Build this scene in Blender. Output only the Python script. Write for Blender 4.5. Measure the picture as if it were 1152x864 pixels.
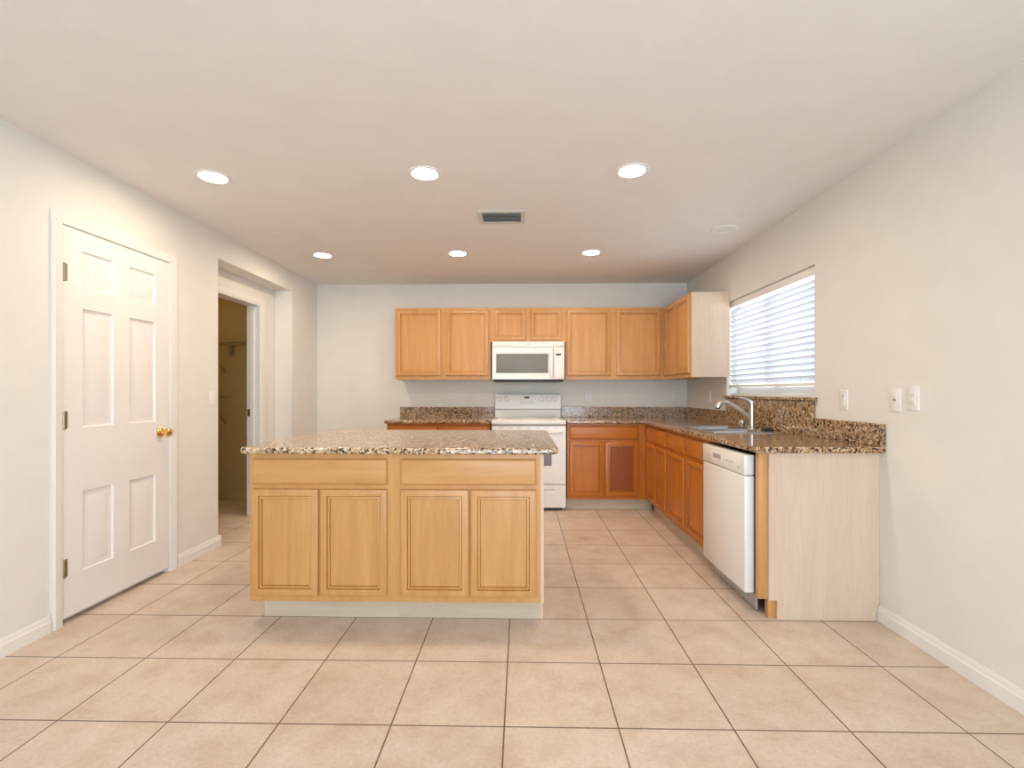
import bpy, bmesh, math, random
from mathutils import Vector, Matrix
random.seed(7)
PI = math.pi
scn = bpy.context.scene
for o in list(bpy.data.objects):
    bpy.data.objects.remove(o)
COL = scn.collection

# ------------------------------------------------------------------ camera
cam_d = bpy.data.cameras.new('camera')
cam = bpy.data.objects.new('camera', cam_d)
COL.objects.link(cam)
cam.location = (0, 0, 1.2)
cam.rotation_euler = (PI/2, 0, 0.0201)
cam_d.sensor_width = 36.0
cam_d.lens = 536.0/1152.0*36.0
cam_d.shift_y = 9.0/1152.0
cam_d.clip_start = 0.05
scn.camera = cam

# ------------------------------------------------------------------ world, lights, exposure
W = bpy.data.worlds.new('sky')
scn.world = W
W.use_nodes = True
bg = W.node_tree.nodes['Background']
bg.inputs[0].default_value = (0.80, 0.90, 1.0, 1)
bg.inputs[1].default_value = 2.2


def area_light(name, loc, rot, sx, sy, power, color):
    d = bpy.data.lights.new(name, 'AREA')
    d.shape = 'RECTANGLE'
    d.size = sx
    d.size_y = sy
    d.energy = power
    d.color = color
    o = bpy.data.objects.new(name, d)
    o.location = loc
    o.rotation_euler = rot
    COL.objects.link(o)
    return o


# daylight coming in through the glass doors behind the camera and the kitchen window
area_light('patio_daylight', (0.45, -2.35, 1.10), (PI/2, 0, 0), 2.6, 2.0, 100, (0.74, 0.87, 1.0))
area_light('window_daylight', (2.45, 3.75, 1.75), (0, math.radians(78), 0), 1.1, 1.3, 21, (0.86, 0.94, 1.0))
LAMP_STRENGTH = 165.0
LAMP_COLOR = (1.0, 0.81, 0.60)

scn.view_settings.view_transform = 'Standard'
scn.view_settings.look = 'None'
scn.view_settings.gamma = 1.0
scn.view_settings.use_curve_mapping = False
scn.view_settings.exposure = 0.16


# ------------------------------------------------------------------ materials
def newmat(name):
    m = bpy.data.materials.new(name)
    m.use_nodes = True
    nt = m.node_tree
    b = nt.nodes['Principled BSDF']
    return m, nt, b


def N(nt, t, **kw):
    n = nt.nodes.new(t)
    for k, v in kw.items():
        setattr(n, k, v)
    return n


def ramp(nt, stops, interp='LINEAR'):
    r = N(nt, 'ShaderNodeValToRGB')
    r.color_ramp.interpolation = interp
    e = r.color_ramp.elements
    e[0].position, e[0].color = stops[0][0], (*stops[0][1], 1)
    e[1].position, e[1].color = stops[1][0], (*stops[1][1], 1)
    for p, c in stops[2:]:
        k = e.new(p)
        k.color = (*c, 1)
    return r


def plain(name, col, rough=0.5, metal=0.0, vary=0.03, scale=6.0, bump=0.0, bscale=120.0, spec=0.5):
    m, nt, b = newmat(name)
    tc = N(nt, 'ShaderNodeTexCoord')
    nz = N(nt, 'ShaderNodeTexNoise')
    nz.inputs['Scale'].default_value = scale
    nt.links.new(tc.outputs['Object'], nz.inputs['Vector'])
    lo = tuple(max(0, c*(1-vary)) for c in col)
    hi = tuple(min(1, c*(1+vary)) for c in col)
    r = ramp(nt, [(0.35, lo), (0.65, hi)])
    nt.links.new(nz.outputs['Fac'], r.inputs['Fac'])
    nt.links.new(r.outputs['Color'], b.inputs['Base Color'])
    b.inputs['Roughness'].default_value = rough
    b.inputs['Metallic'].default_value = metal
    b.inputs['Specular IOR Level'].default_value = spec
    if bump:
        n2 = N(nt, 'ShaderNodeTexNoise')
        n2.inputs['Scale'].default_value = bscale
        nt.links.new(tc.outputs['Object'], n2.inputs['Vector'])
        bp = N(nt, 'ShaderNodeBump')
        bp.inputs['Strength'].default_value = bump
        bp.inputs['Distance'].default_value = 0.002
        nt.links.new(n2.outputs['Fac'], bp.inputs['Height'])
        nt.links.new(bp.outputs['Normal'], b.inputs['Normal'])
    return m


def wood(name, c0, c1, c2, axis='z', rough=0.32, s=1.0):
    m, nt, b = newmat(name)
    tc = N(nt, 'ShaderNodeTexCoord')
    oi = N(nt, 'ShaderNodeObjectInfo')
    off = N(nt, 'ShaderNodeVectorMath', operation='SCALE')
    comb = N(nt, 'ShaderNodeCombineXYZ')
    for i in range(3):
        nt.links.new(oi.outputs['Random'], comb.inputs[i])
    nt.links.new(comb.outputs[0], off.inputs[0])
    off.inputs['Scale'].default_value = 23.0
    add = N(nt, 'ShaderNodeVectorMath', operation='ADD')
    nt.links.new(tc.outputs['Object'], add.inputs[0])
    nt.links.new(off.outputs[0], add.inputs[1])
    mp = N(nt, 'ShaderNodeMapping')
    sc = {'z': (9*s, 9*s, 0.9*s), 'x': (0.9*s, 9*s, 9*s)}[axis]
    mp.inputs['Scale'].default_value = sc
    nt.links.new(add.outputs[0], mp.inputs['Vector'])
    n1 = N(nt, 'ShaderNodeTexNoise')
    n1.inputs['Scale'].default_value = 1.6
    n1.inputs['Detail'].default_value = 6
    n1.inputs['Distortion'].default_value = 0.8
    nt.links.new(mp.outputs[0], n1.inputs['Vector'])
    r1 = ramp(nt, [(0.30, c0), (0.72, c2), (0.5, c1)])
    nt.links.new(n1.outputs['Fac'], r1.inputs['Fac'])
    mp2 = N(nt, 'ShaderNodeMapping')
    mp2.inputs['Scale'].default_value = tuple(k*9 for k in sc)
    nt.links.new(add.outputs[0], mp2.inputs['Vector'])
    n2 = N(nt, 'ShaderNodeTexNoise')
    n2.inputs['Scale'].default_value = 1.3
    n2.inputs['Detail'].default_value = 3
    nt.links.new(mp2.outputs[0], n2.inputs['Vector'])
    mx = N(nt, 'ShaderNodeMix', data_type='RGBA', blend_type='MULTIPLY')
    mx.inputs['Factor'].default_value = 0.22
    r2 = ramp(nt, [(0.3, (0.78, 0.72, 0.66)), (0.6, (1, 1, 1))])
    nt.links.new(n2.outputs['Fac'], r2.inputs['Fac'])
    nt.links.new(r1.outputs['Color'], mx.inputs['A'])
    nt.links.new(r2.outputs['Color'], mx.inputs['B'])
    nt.links.new(mx.outputs['Result'], b.inputs['Base Color'])
    b.inputs['Roughness'].default_value = rough
    b.inputs['Specular IOR Level'].default_value = 0.35
    return m


def granite(name, tint=(1, 1, 1)):
    m, nt, b = newmat(name)
    tc = N(nt, 'ShaderNodeTexCoord')
    v = N(nt, 'ShaderNodeTexVoronoi')
    v.inputs['Scale'].default_value = 95
    n = N(nt, 'ShaderNodeTexNoise')
    n.inputs['Scale'].default_value = 38
    n.inputs['Detail'].default_value = 5
    dist = N(nt, 'ShaderNodeMix', data_type='RGBA', blend_type='LINEAR_LIGHT')
    dist.inputs['Factor'].default_value = 0.02
    nt.links.new(tc.outputs['Object'], n.inputs['Vector'])
    nt.links.new(tc.outputs['Object'], dist.inputs['A'])
    nt.links.new(n.outputs['Color'], dist.inputs['B'])
    nt.links.new(dist.outputs['Result'], v.inputs['Vector'])
    sep = N(nt, 'ShaderNodeSeparateColor')
    nt.links.new(v.outputs['Color'], sep.inputs[0])
    mul = N(nt, 'ShaderNodeMath', operation='MULTIPLY_ADD')
    mul.inputs[1].default_value = 0.62
    nt.links.new(sep.outputs[0], mul.inputs[0])
    m3 = N(nt, 'ShaderNodeMath', operation='MULTIPLY')
    m3.inputs[1].default_value = 0.38
    nt.links.new(n.outputs['Fac'], m3.inputs[0])
    nt.links.new(m3.outputs[0], mul.inputs[2])
    def T(c):
        return tuple(a*k for a, k in zip(c, tint))
    r = ramp(nt, [(0.0, T((0.03, 0.02, 0.014))), (0.27, T((0.11, 0.06, 0.03))), (0.36, T((0.30, 0.17, 0.08))),
                  (0.50, T((0.46, 0.29, 0.15))), (0.63, T((0.58, 0.42, 0.27))), (0.75, T((0.33, 0.19, 0.09)))], 'CONSTANT')
    nt.links.new(mul.outputs[0], r.inputs['Fac'])
    nt.links.new(r.outputs['Color'], b.inputs['Base Color'])
    b.inputs['Roughness'].default_value = 0.12
    b.inputs['Specular IOR Level'].default_value = 0.65
    return m


def tile_mat():
    m, nt, b = newmat('floor_tile')
    tc = N(nt, 'ShaderNodeTexCoord')
    mp = N(nt, 'ShaderNodeMapping')
    T = 0.4083
    mp.inputs['Location'].default_value = (0.0619 + 20*T, -1.707 + 20*T, 0)
    nt.links.new(tc.outputs['Object'], mp.inputs['Vector'])
    br = N(nt, 'ShaderNodeTexBrick')
    br.offset = 0.0
    br.squash = 1.0
    br.inputs['Scale'].default_value = 1.0
    br.inputs['Brick Width'].default_value = T
    br.inputs['Row Height'].default_value = T
    br.inputs['Mortar Size'].default_value = 0.0032
    br.inputs['Mortar Smooth'].default_value = 0.25
    br.inputs['Bias'].default_value = 0.0
    br.inputs['Color1'].default_value = (0.94, 0.93, 0.92, 1)
    br.inputs['Color2'].default_value = (1.0, 1.0, 1.0, 1)
    nt.links.new(mp.outputs[0], br.inputs['Vector'])
    n1 = N(nt, 'ShaderNodeTexNoise')
    n1.inputs['Scale'].default_value = 5.5
    n1.inputs['Detail'].default_value = 8
    n1.inputs['Roughness'].default_value = 0.62
    nt.links.new(tc.outputs['Object'], n1.inputs['Vector'])
    r1 = ramp(nt, [(0.30, (0.63, 0.475, 0.365)), (0.70, (0.77, 0.65, 0.555)), (0.5, (0.715, 0.58, 0.475))])
    nt.links.new(n1.outputs['Fac'], r1.inputs['Fac'])
    n2 = N(nt, 'ShaderNodeTexNoise')
    n2.inputs['Scale'].default_value = 70
    n2.inputs['Detail'].default_value = 3
    nt.links.new(tc.outputs['Object'], n2.inputs['Vector'])
    r2 = ramp(nt, [(0.3, (0.88, 0.86, 0.84)), (0.6, (1, 1, 1))])
    nt.links.new(n2.outputs['Fac'], r2.inputs['Fac'])
    mA = N(nt, 'ShaderNodeMix', data_type='RGBA', blend_type='MULTIPLY')
    mA.inputs['Factor'].default_value = 0.8
    nt.links.new(r1.outputs['Color'], mA.inputs['A'])
    nt.links.new(r2.outputs['Color'], mA.inputs['B'])
    mB = N(nt, 'ShaderNodeMix', data_type='RGBA', blend_type='MULTIPLY')
    mB.inputs['Factor'].default_value = 1.0
    nt.links.new(mA.outputs['Result'], mB.inputs['A'])
    nt.links.new(br.outputs['Color'], mB.inputs['B'])
    mC = N(nt, 'ShaderNodeMix', data_type='RGBA')
    mC.inputs['B'].default_value = (0.17, 0.11, 0.07, 1)
    nt.links.new(br.outputs['Fac'], mC.inputs['Factor'])
    nt.links.new(mB.outputs['Result'], mC.inputs['A'])
    nt.links.new(mC.outputs['Result'], b.inputs['Base Color'])
    b.inputs['Roughness'].default_value = 0.42
    bp = N(nt, 'ShaderNodeBump')
    bp.inputs['Strength'].default_value = 0.35
    bp.inputs['Distance'].default_value = 0.002
    bp.invert = True
    nt.links.new(br.outputs['Fac'], bp.inputs['Height'])
    bp2 = N(nt, 'ShaderNodeBump')
    bp2.inputs['Strength'].default_value = 0.12
    bp2.inputs['Distance'].default_value = 0.002
    nt.links.new(n1.outputs['Fac'], bp2.inputs['Height'])
    nt.links.new(bp.outputs['Normal'], bp2.inputs['Normal'])
    nt.links.new(bp2.outputs['Normal'], b.inputs['Normal'])
    return m


def emit(name, col, s):
    m, nt, b = newmat(name)
    b.inputs['Base Color'].default_value = (0.9, 0.9, 0.85, 1)
    b.inputs['Emission Color'].default_value = (*col, 1)
    b.inputs['Emission Strength'].default_value = s
    return m


def glass_mat(name):
    m, nt, b = newmat(name)
    tr = N(nt, 'ShaderNodeBsdfTransparent')
    tr.inputs[0].default_value = (0.95, 0.97, 0.97, 1)
    gl = N(nt, 'ShaderNodeBsdfGlossy')
    gl.inputs['Roughness'].default_value = 0.02
    mx = N(nt, 'ShaderNodeMixShader')
    mx.inputs[0].default_value = 0.07
    nt.links.new(tr.outputs[0], mx.inputs[1])
    nt.links.new(gl.outputs[0], mx.inputs[2])
    nt.links.new(mx.outputs[0], nt.nodes['Material Output'].inputs['Surface'])
    return m


def slat_mat():
    m, nt, b = newmat('blind_slat')
    d = N(nt, 'ShaderNodeBsdfDiffuse')
    d.inputs[0].default_value = (0.88, 0.89, 0.92, 1)
    t = N(nt, 'ShaderNodeBsdfTranslucent')
    t.inputs[0].default_value = (0.80, 0.83, 0.90, 1)
    mx = N(nt, 'ShaderNodeMixShader')
    mx.inputs[0].default_value = 0.35
    nt.links.new(d.outputs[0], mx.inputs[1])
    nt.links.new(t.outputs[0], mx.inputs[2])
    nt.links.new(mx.outputs[0], nt.nodes['Material Output'].inputs['Surface'])
    return m


M = dict(
    wall=plain('wall_paint', (0.80, 0.785, 0.74), 0.75, vary=0.012, bump=0.10, bscale=160, spec=0.25),
    ceil=plain('ceiling_paint', (0.83, 0.81, 0.785), 0.85, vary=0.012, bump=0.25, bscale=130, spec=0.2),
    closet=plain('closet_dimmed_paint', (0.50, 0.38, 0.17), 0.8, vary=0.02),  # wall paint darkened to olive tan, closet dimness put into the colour
    trim=plain('trim_white', (0.84, 0.82, 0.79), 0.38, vary=0.01),
    doorw=plain('door_white', (0.85, 0.83, 0.81), 0.42, vary=0.01),
    tile=tile_mat(),
    woodv=wood('honey_maple_vertical', (0.565, 0.285, 0.10), (0.61, 0.32, 0.118), (0.65, 0.355, 0.14), 'z'),
    woodh=wood('honey_maple_horizontal', (0.565, 0.285, 0.10), (0.61, 0.32, 0.118), (0.65, 0.355, 0.14), 'x'),
    amberv=wood('amber_maple_vertical', (0.45, 0.135, 0.013), (0.50, 0.158, 0.017), (0.55, 0.185, 0.024), 'z'),  # deeper orange maple colour, used on the wall base cabinets
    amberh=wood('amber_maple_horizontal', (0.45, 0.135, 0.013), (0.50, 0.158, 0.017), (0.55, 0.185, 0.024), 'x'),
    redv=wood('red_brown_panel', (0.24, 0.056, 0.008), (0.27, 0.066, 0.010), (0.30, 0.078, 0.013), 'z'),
    woodglaze=wood('honey_dark_groove', (0.40, 0.165, 0.035), (0.44, 0.185, 0.042), (0.47, 0.205, 0.05), 'z'),  # darker colour for the groove faces of the door profile
    ambergroove=wood('amber_dark_groove', (0.33, 0.095, 0.012), (0.36, 0.105, 0.014), (0.39, 0.12, 0.018), 'z'),
    raw=wood('raw_maple_veneer', (0.665, 0.505, 0.37), (0.695, 0.535, 0.40), (0.72, 0.565, 0.43), 'z', 0.5, 0.7),
    toe=wood('toe_board', (0.56, 0.46, 0.33), (0.61, 0.51, 0.38), (0.65, 0.56, 0.43), 'x', 0.6),
    granite=granite('granite'),
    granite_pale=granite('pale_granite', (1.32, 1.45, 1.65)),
    white=plain('appliance_white', (0.84, 0.83, 0.81), 0.22, vary=0.008),
    offw=plain('plastic_offwhite', (0.86, 0.85, 0.84), 0.35, vary=0.01),
    seam=plain('seam_grey', (0.35, 0.34, 0.33), 0.6, vary=0.05),
    black=plain('black_plastic', (0.012, 0.012, 0.012), 0.4, vary=0.1),
    mwglass=plain('microwave_window', (0.20, 0.20, 0.185), 0.40, vary=0.04),
    ovglass=plain('oven_window', (0.27, 0.26, 0.31), 0.12, vary=0.04),
    chrome=plain('brushed_nickel', (0.58, 0.56, 0.53), 0.30, 1.0, vary=0.03),
    steel=plain('stainless_steel', (0.66, 0.66, 0.66), 0.28, 1.0, vary=0.05, scale=30),
    brass=plain('polished_brass', (0.83, 0.55, 0.18), 0.16, 1.0, vary=0.04),
    hinge=plain('aged_hinge', (0.33, 0.29, 0.20), 0.38, 1.0, vary=0.1),
    grey=plain('grey_metal', (0.48, 0.48, 0.47), 0.45, 0.3, vary=0.04),
    ventdark=plain('vent_shadow', (0.10, 0.10, 0.09), 0.8, vary=0.1),
    ventw=plain('vent_grey_white', (0.62, 0.63, 0.60), 0.5, vary=0.03),
    rubber=plain('black_rubber', (0.015, 0.014, 0.013), 0.5, vary=0.1),
    lens=emit('lamp_lens', LAMP_COLOR, LAMP_STRENGTH),
    glass=glass_mat('window_glass'),
    slat=slat_mat(),
    vinyl=plain('vinyl_frame', (0.78, 0.76, 0.74), 0.4, vary=0.01),
    wire=plain('wire_shelf_coating', (0.36, 0.27, 0.13), 0.5, vary=0.02),
    label=plain('printed_grey', (0.28, 0.28, 0.29), 0.5, vary=0.03),
)


# ------------------------------------------------------------------ mesh helpers
class MB:
    def __init__(self):
        self.bm = bmesh.new()

    def box(self, x0, x1, y0, y1, z0, z1, bev=0.0, seg=2):
        bm = self.bm
        if x0 > x1: x0, x1 = x1, x0
        if y0 > y1: y0, y1 = y1, y0
        if z0 > z1: z0, z1 = z1, z0
        vs = [bm.verts.new(p) for p in ((x0, y0, z0), (x1, y0, z0), (x1, y1, z0), (x0, y1, z0),
                                        (x0, y0, z1), (x1, y0, z1), (x1, y1, z1), (x0, y1, z1))]
        fs = [bm.faces.new([vs[i] for i in q]) for q in ((0, 3, 2, 1), (4, 5, 6, 7), (0, 1, 5, 4),
                                                         (1, 2, 6, 5), (2, 3, 7, 6), (3, 0, 4, 7))]
        if bev:
            es = list({e for f in fs for e in f.edges})
            bmesh.ops.bevel(bm, geom=es, offset=bev, segments=seg, profile=0.5, affect='EDGES')
        return self

    def cyl(self, p0, p1, r0, r1=None, seg=24, cap=True):
        r1 = r0 if r1 is None else r1
        self.tube([p0, p1], [r0, r1], seg, cap)
        return self

    def tube(self, pts, rad, seg=12, cap=True):
        bm = self.bm
        pts = [Vector(p) for p in pts]
        if not isinstance(rad, (list, tuple)):
            rad = [rad]*len(pts)
        rings = []
        prev = None
        for i, p in enumerate(pts):
            if i == 0: t = pts[1]-pts[0]
            elif i == len(pts)-1: t = pts[-1]-pts[-2]
            else: t = (pts[i+1]-pts[i]).normalized()+(pts[i]-pts[i-1]).normalized()
            t.normalize()
            if prev is None:
                a = Vector((0, 0, 1)) if abs(t.z) < 0.9 else Vector((1, 0, 0))
                n = t.cross(a).normalized()
            else:
                n = (prev - t*prev.dot(t)).normalized()
            prev = n
            b = t.cross(n)
            rings.append([bm.verts.new(p + (n*math.cos(2*PI*k/seg)+b*math.sin(2*PI*k/seg))*rad[i]) for k in range(seg)])
        for a, b in zip(rings, rings[1:]):
            for k in range(seg):
                bm.faces.new((a[k], a[(k+1) % seg], b[(k+1) % seg], b[k]))
        if cap:
            bm.faces.new(list(reversed(rings[0])))
            bm.faces.new(rings[-1])
        return self

    def lathe(self, prof, c, axis='z', seg=32):
        """prof: list of (radius, height along axis) from one end to the other; closed with caps when radius > 0"""
        bm = self.bm
        c = Vector(c)
        ex = {'z': (Vector((1, 0, 0)), Vector((0, 1, 0)), Vector((0, 0, 1))),
              'x': (Vector((0, 1, 0)), Vector((0, 0, 1)), Vector((1, 0, 0))),
              'y': (Vector((0, 0, 1)), Vector((1, 0, 0)), Vector((0, 1, 0)))}[axis]
        rings = []
        for r, hgt in prof:
            if r < 1e-6:
                rings.append([bm.verts.new(c+ex[2]*hgt)])
            else:
                rings.append([bm.verts.new(c+ex[2]*hgt+(ex[0]*math.cos(2*PI*k/seg)+ex[1]*math.sin(2*PI*k/seg))*r) for k in range(seg)])
        for a, b in zip(rings, rings[1:]):
            for k in range(seg):
                k2 = (k+1) % seg
                if len(a) == 1 and len(b) == 1: continue
                if len(a) == 1: bm.faces.new((a[0], b[k2], b[k]))
                elif len(b) == 1: bm.faces.new((a[k], a[k2], b[0]))
                else: bm.faces.new((a[k], a[k2], b[k2], b[k]))
        if len(rings[0]) > 1: bm.faces.new(list(reversed(rings[0])))
        if len(rings[-1]) > 1: bm.faces.new(rings[-1])
        return self

    def panel(self, x0, x1, z0, z1, yf, prof, thick, glaze=()):
        """front faces -y; concentric rectangles (inset, depth behind yf), then capped"""
        bm = self.bm
        def loop(i, d):
            return [bm.verts.new(p) for p in ((x0+i, yf+d, z0+i), (x1-i, yf+d, z0+i), (x1-i, yf+d, z1-i), (x0+i, yf+d, z1-i))]
        loops = [loop(0, thick)] + [loop(i, d) for i, d in prof]
        bm.faces.new(list(reversed(loops[0])))
        for q, (a, b) in enumerate(zip(loops, loops[1:])):
            for k in range(4):
                k2 = (k+1) % 4
                f = bm.faces.new((a[k], a[k2], b[k2], b[k]))
                if q in glaze: f.material_index = 1
        bm.faces.new(loops[-1])
        return self

    def board(self, x0, x1, z0, z1, yf, thick, holes, prof):
        """slab facing -y with moulded rectangular panels let into it (one mesh)"""
        bm = self.bm
        xs = sorted({x0, x1, *[h[0] for h in holes], *[h[1] for h in holes]})
        zs = sorted({z0, z1, *[h[2] for h in holes], *[h[3] for h in holes]})
        V = {}
        def vert(x, z):
            k = (round(x, 5), round(z, 5))
            if k not in V: V[k] = bm.verts.new((x, yf, z))
            return V[k]
        def inhole(x, z):
            return any(h[0] < x < h[1] and h[2] < z < h[3] for h in holes)
        for a, b in zip(xs, xs[1:]):
            for c, d in zip(zs, zs[1:]):
                if not inhole((a+b)/2, (c+d)/2):
                    bm.faces.new((vert(a, c), vert(b, c), vert(b, d), vert(a, d)))
        for h in holes:
            prev = None
            for i, dd in prof:
                L = [bm.verts.new(p) for p in ((h[0]+i, yf+dd, h[2]+i), (h[1]-i, yf+dd, h[2]+i), (h[1]-i, yf+dd, h[3]-i), (h[0]+i, yf+dd, h[3]-i))]
                if prev:
                    for k in range(4):
                        bm.faces.new((prev[k], prev[(k+1) % 4], L[(k+1) % 4], L[k]))
                prev = L
            bm.faces.new(prev)
        B = [bm.verts.new(p) for p in ((x0, yf, z0), (x1, yf, z0), (x1, yf, z1), (x0, yf, z1))]
        C = [bm.verts.new(p) for p in ((x0, yf+thick, z0), (x1, yf+thick, z0), (x1, yf+thick, z1), (x0, yf+thick, z1))]
        for k in range(4):
            bm.faces.new((C[k], C[(k+1) % 4], B[(k+1) % 4], B[k]))
        bm.faces.new(list(reversed(C)))
        bmesh.ops.remove_doubles(bm, verts=bm.verts, dist=1e-5)
        return self

    def cells(self, xs, ys, filled, z0, z1):
        """flat slab made of grid cells, one closed skin with cut-outs"""
        bm = self.bm
        V = {}
        def v(i, j, z):
            k = (i, j, z)
            if k not in V: V[k] = bm.verts.new((xs[i], ys[j], z))
            return V[k]
        nx, ny = len(xs)-1, len(ys)-1
        F = lambda i, j: 0 <= i < nx and 0 <= j < ny and filled(i, j)
        for i in range(nx):
            for j in range(ny):
                if not F(i, j): continue
                bm.faces.new((v(i, j, z1), v(i+1, j, z1), v(i+1, j+1, z1), v(i, j+1, z1)))
                bm.faces.new((v(i, j, z0), v(i, j+1, z0), v(i+1, j+1, z0), v(i+1, j, z0)))
                if not F(i-1, j): bm.faces.new((v(i, j, z0), v(i, j, z1), v(i, j+1, z1), v(i, j+1, z0)))
                if not F(i+1, j): bm.faces.new((v(i+1, j, z0), v(i+1, j+1, z0), v(i+1, j+1, z1), v(i+1, j, z1)))
                if not F(i, j-1): bm.faces.new((v(i, j, z0), v(i+1, j, z0), v(i+1, j, z1), v(i, j, z1)))
                if not F(i, j+1): bm.faces.new((v(i, j+1, z0), v(i, j+1, z1), v(i+1, j+1, z1), v(i+1, j+1, z0)))
        return self

    def done(self, name, mat, parent=None, bev=0.0, seg=2, loc=None, smooth=35, rot=None, mat2=None):
        bm = self.bm
        bmesh.ops.recalc_face_normals(bm, faces=bm.faces)
        me = bpy.data.meshes.new(name)
        bm.to_mesh(me)
        bm.free()
        for p in me.polygons: p.use_smooth = True
        me.set_sharp_from_angle(angle=math.radians(smooth))
        me.materials.append(mat)
        if mat2 is not None: me.materials.append(mat2)
        o = bpy.data.objects.new(name, me)
        COL.objects.link(o)
        if parent is not None: o.parent = parent
        if loc is not None: o.location = loc
        if rot is not None: o.rotation_euler = rot
        if bev:
            b = o.modifiers.new('bevel', 'BEVEL')
            b.width = bev
            b.segments = seg
            b.limit_method = 'ANGLE'
            b.angle_limit = math.radians(40)
            b.harden_normals = False
        return o


def thing(name, label, cat, loc=(0, 0, 0), rz=0.0, group=None):
    o = bpy.data.objects.new(name, None)
    o.empty_display_size = 0.05
    COL.objects.link(o)
    o.location = loc
    o.rotation_euler = (0, 0, rz)
    o['label'] = label
    o['category'] = cat
    if group: o['group'] = group
    return o


def tag(o, label, cat, group=None):
    o['label'] = label
    o['category'] = cat
    if group: o['group'] = group
    return o


def struct(o, label, cat):
    o['kind'] = 'structure'
    o['label'] = label
    o['category'] = cat
    return o


def struct_root(name, label, cat, loc, rz=0.0):
    return struct(thing(name, label, cat, loc, rz), label, cat)


# ------------------------------------------------------------------ room dimensions
XL, XR, YB, YR, ZC = -2.36, 1.88, 5.46, -2.60, 2.44
TH = 0.18
XN = XL - TH            # face of the wall inside the doorway recess
NY0, NY1, NZ = 3.665, 4.84, 2.24      # recess in the left wall
DY0, DY1, DZ = 2.395, 3.145, 2.065    # closed door opening
PY0, PY1, PZ = 3.87, 4.58, 2.045      # closet doorway
WY0, WY1, WZ0, WZ1 = 3.10, 4.41, 1.142, 2.02   # kitchen window
CX0, CY0, CY1 = -4.3, 3.35, 5.25      # closet

m = MB(); m.box(CX0-0.2, XR+0.25, YR-0.2, YB+0.2, -0.12, 0.0)
struct(m.done('floor', M['tile']), 'beige square ceramic tile floor with thin brown grout', 'floor')
m = MB(); m.box(CX0-0.2, XR+0.25, YR-0.2, YB+0.2, ZC, ZC+0.12)
struct(m.done('ceiling', M['ceil']), 'plain off-white painted ceiling', 'ceiling')

# left wall: slab with the closed-door opening and the recess

def wall_yz(m, x0, x1, ys, zs, solid):
    """wall slab in the y-z plane with openings, one closed skin"""
    k = len(m.bm.verts)
    m.cells(ys, zs, solid, x0, x1)
    m.bm.verts.ensure_lookup_table()
    for v in m.bm.verts[k:]:
        y, z, x = v.co
        v.co = (x, y, z)


m = MB()
wall_yz(m, XN, XL, [YR, DY0, DY1, NY0, NY1, YB], [-0.03, DZ, NZ, ZC+0.03],
        lambda i, j: not ((i == 1 and j == 0) or (i == 3 and j < 2)))
m.box(XN-0.10, XN, DY0-0.1, DY1+0.1, 0, ZC)           # blocks the space behind the closed door
wall_yz(m, XN-0.12, XN-0.0005, [NY0-0.2, PY0, PY1, YB], [0, PZ, ZC], lambda i, j: not (i == 1 and j == 0))
struct(m.done('wall_left', M['wall'], bev=0.008, seg=2), 'off-white left wall with a closed door and a doorway recess', 'wall')

m = MB()
wall_yz(m, XR, XR+0.20, [YR, WY0, WY1, YB], [-0.03, WZ0-0.002, WZ1, ZC+0.03], lambda i, j: not (i == 1 and j == 1))
struct(m.done('wall_right', M['wall'], bev=0.006, seg=2), 'off-white right wall with the kitchen window', 'wall')
m = MB(); m.box(XN-0.12, XR+0.2, YB, YB+0.15, 0, ZC)
struct(m.done('wall_back', M['wall']), 'off-white back wall behind the range and wall cabinets', 'wall')
RX0, RX1, RZ = -1.45, 1.65, 2.08
m = MB()
m.box(XN, RX0, YR-0.15, YR, 0, ZC)
m.box(RX1, XR+0.2, YR-0.15, YR, 0, ZC)
m.box(RX0, RX1, YR-0.15, YR, RZ, ZC)
struct(m.done('wall_rear', M['wall']), 'off-white wall with glass patio doors behind the viewer', 'wall')
m = MB()
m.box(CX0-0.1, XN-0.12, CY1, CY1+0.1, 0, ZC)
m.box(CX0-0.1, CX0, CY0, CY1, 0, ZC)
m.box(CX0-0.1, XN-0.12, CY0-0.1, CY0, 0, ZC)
struct(m.done('wall_closet', M['closet']), 'closet walls seen through the doorway, dimness painted in as tan', 'wall')

# patio door frame behind the viewer
d3 = struct_root('door_3', 'white framed sliding glass patio doors behind the viewer', 'door', (RX0, YR-0.08, 0))
w = RX1-RX0
m = MB()
for a, b in ((0, 0.06), (w/2-0.04, w/2+0.04), (w-0.06, w)): m.box(a, b, -0.03, 0.03, 0.0, RZ)
m.box(0.06, w/2-0.04, -0.03, 0.03, 0, 0.07); m.box(w/2+0.04, w-0.06, -0.03, 0.03, 0, 0.07)
m.box(0.06, w/2-0.04, -0.03, 0.03, RZ-0.07, RZ); m.box(w/2+0.04, w-0.06, -0.03, 0.03, RZ-0.07, RZ)
m.done('door_frame', M['vinyl'], d3)
for a, b in ((0.06, w/2-0.04), (w/2+0.04, w-0.06)):
    m = MB(); m.box(a, b, -0.004, 0.004, 0.07, RZ-0.07); m.done('glass_pane', M['glass'], d3)


# baseboards
def base_profile(m, y0, y1, x, s):
    """baseboard along y on the wall plane x, standing out by s"""
    bm = m.bm
    pr = [(0, 0), (0.016, 0), (0.016, 0.055), (0.011, 0.062), (0.011, 0.072), (0.005, 0.084), (0, 0.084)]
    A = [bm.verts.new((x+s*a, y0, b)) for a, b in pr]
    B = [bm.verts.new((x+s*a, y1, b)) for a, b in pr]
    n = len(pr)
    for k in range(n):
        bm.faces.new((A[k], A[(k+1) % n], B[(k+1) % n], B[k]))
    bm.faces.new(A); bm.faces.new(list(reversed(B)))


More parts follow.
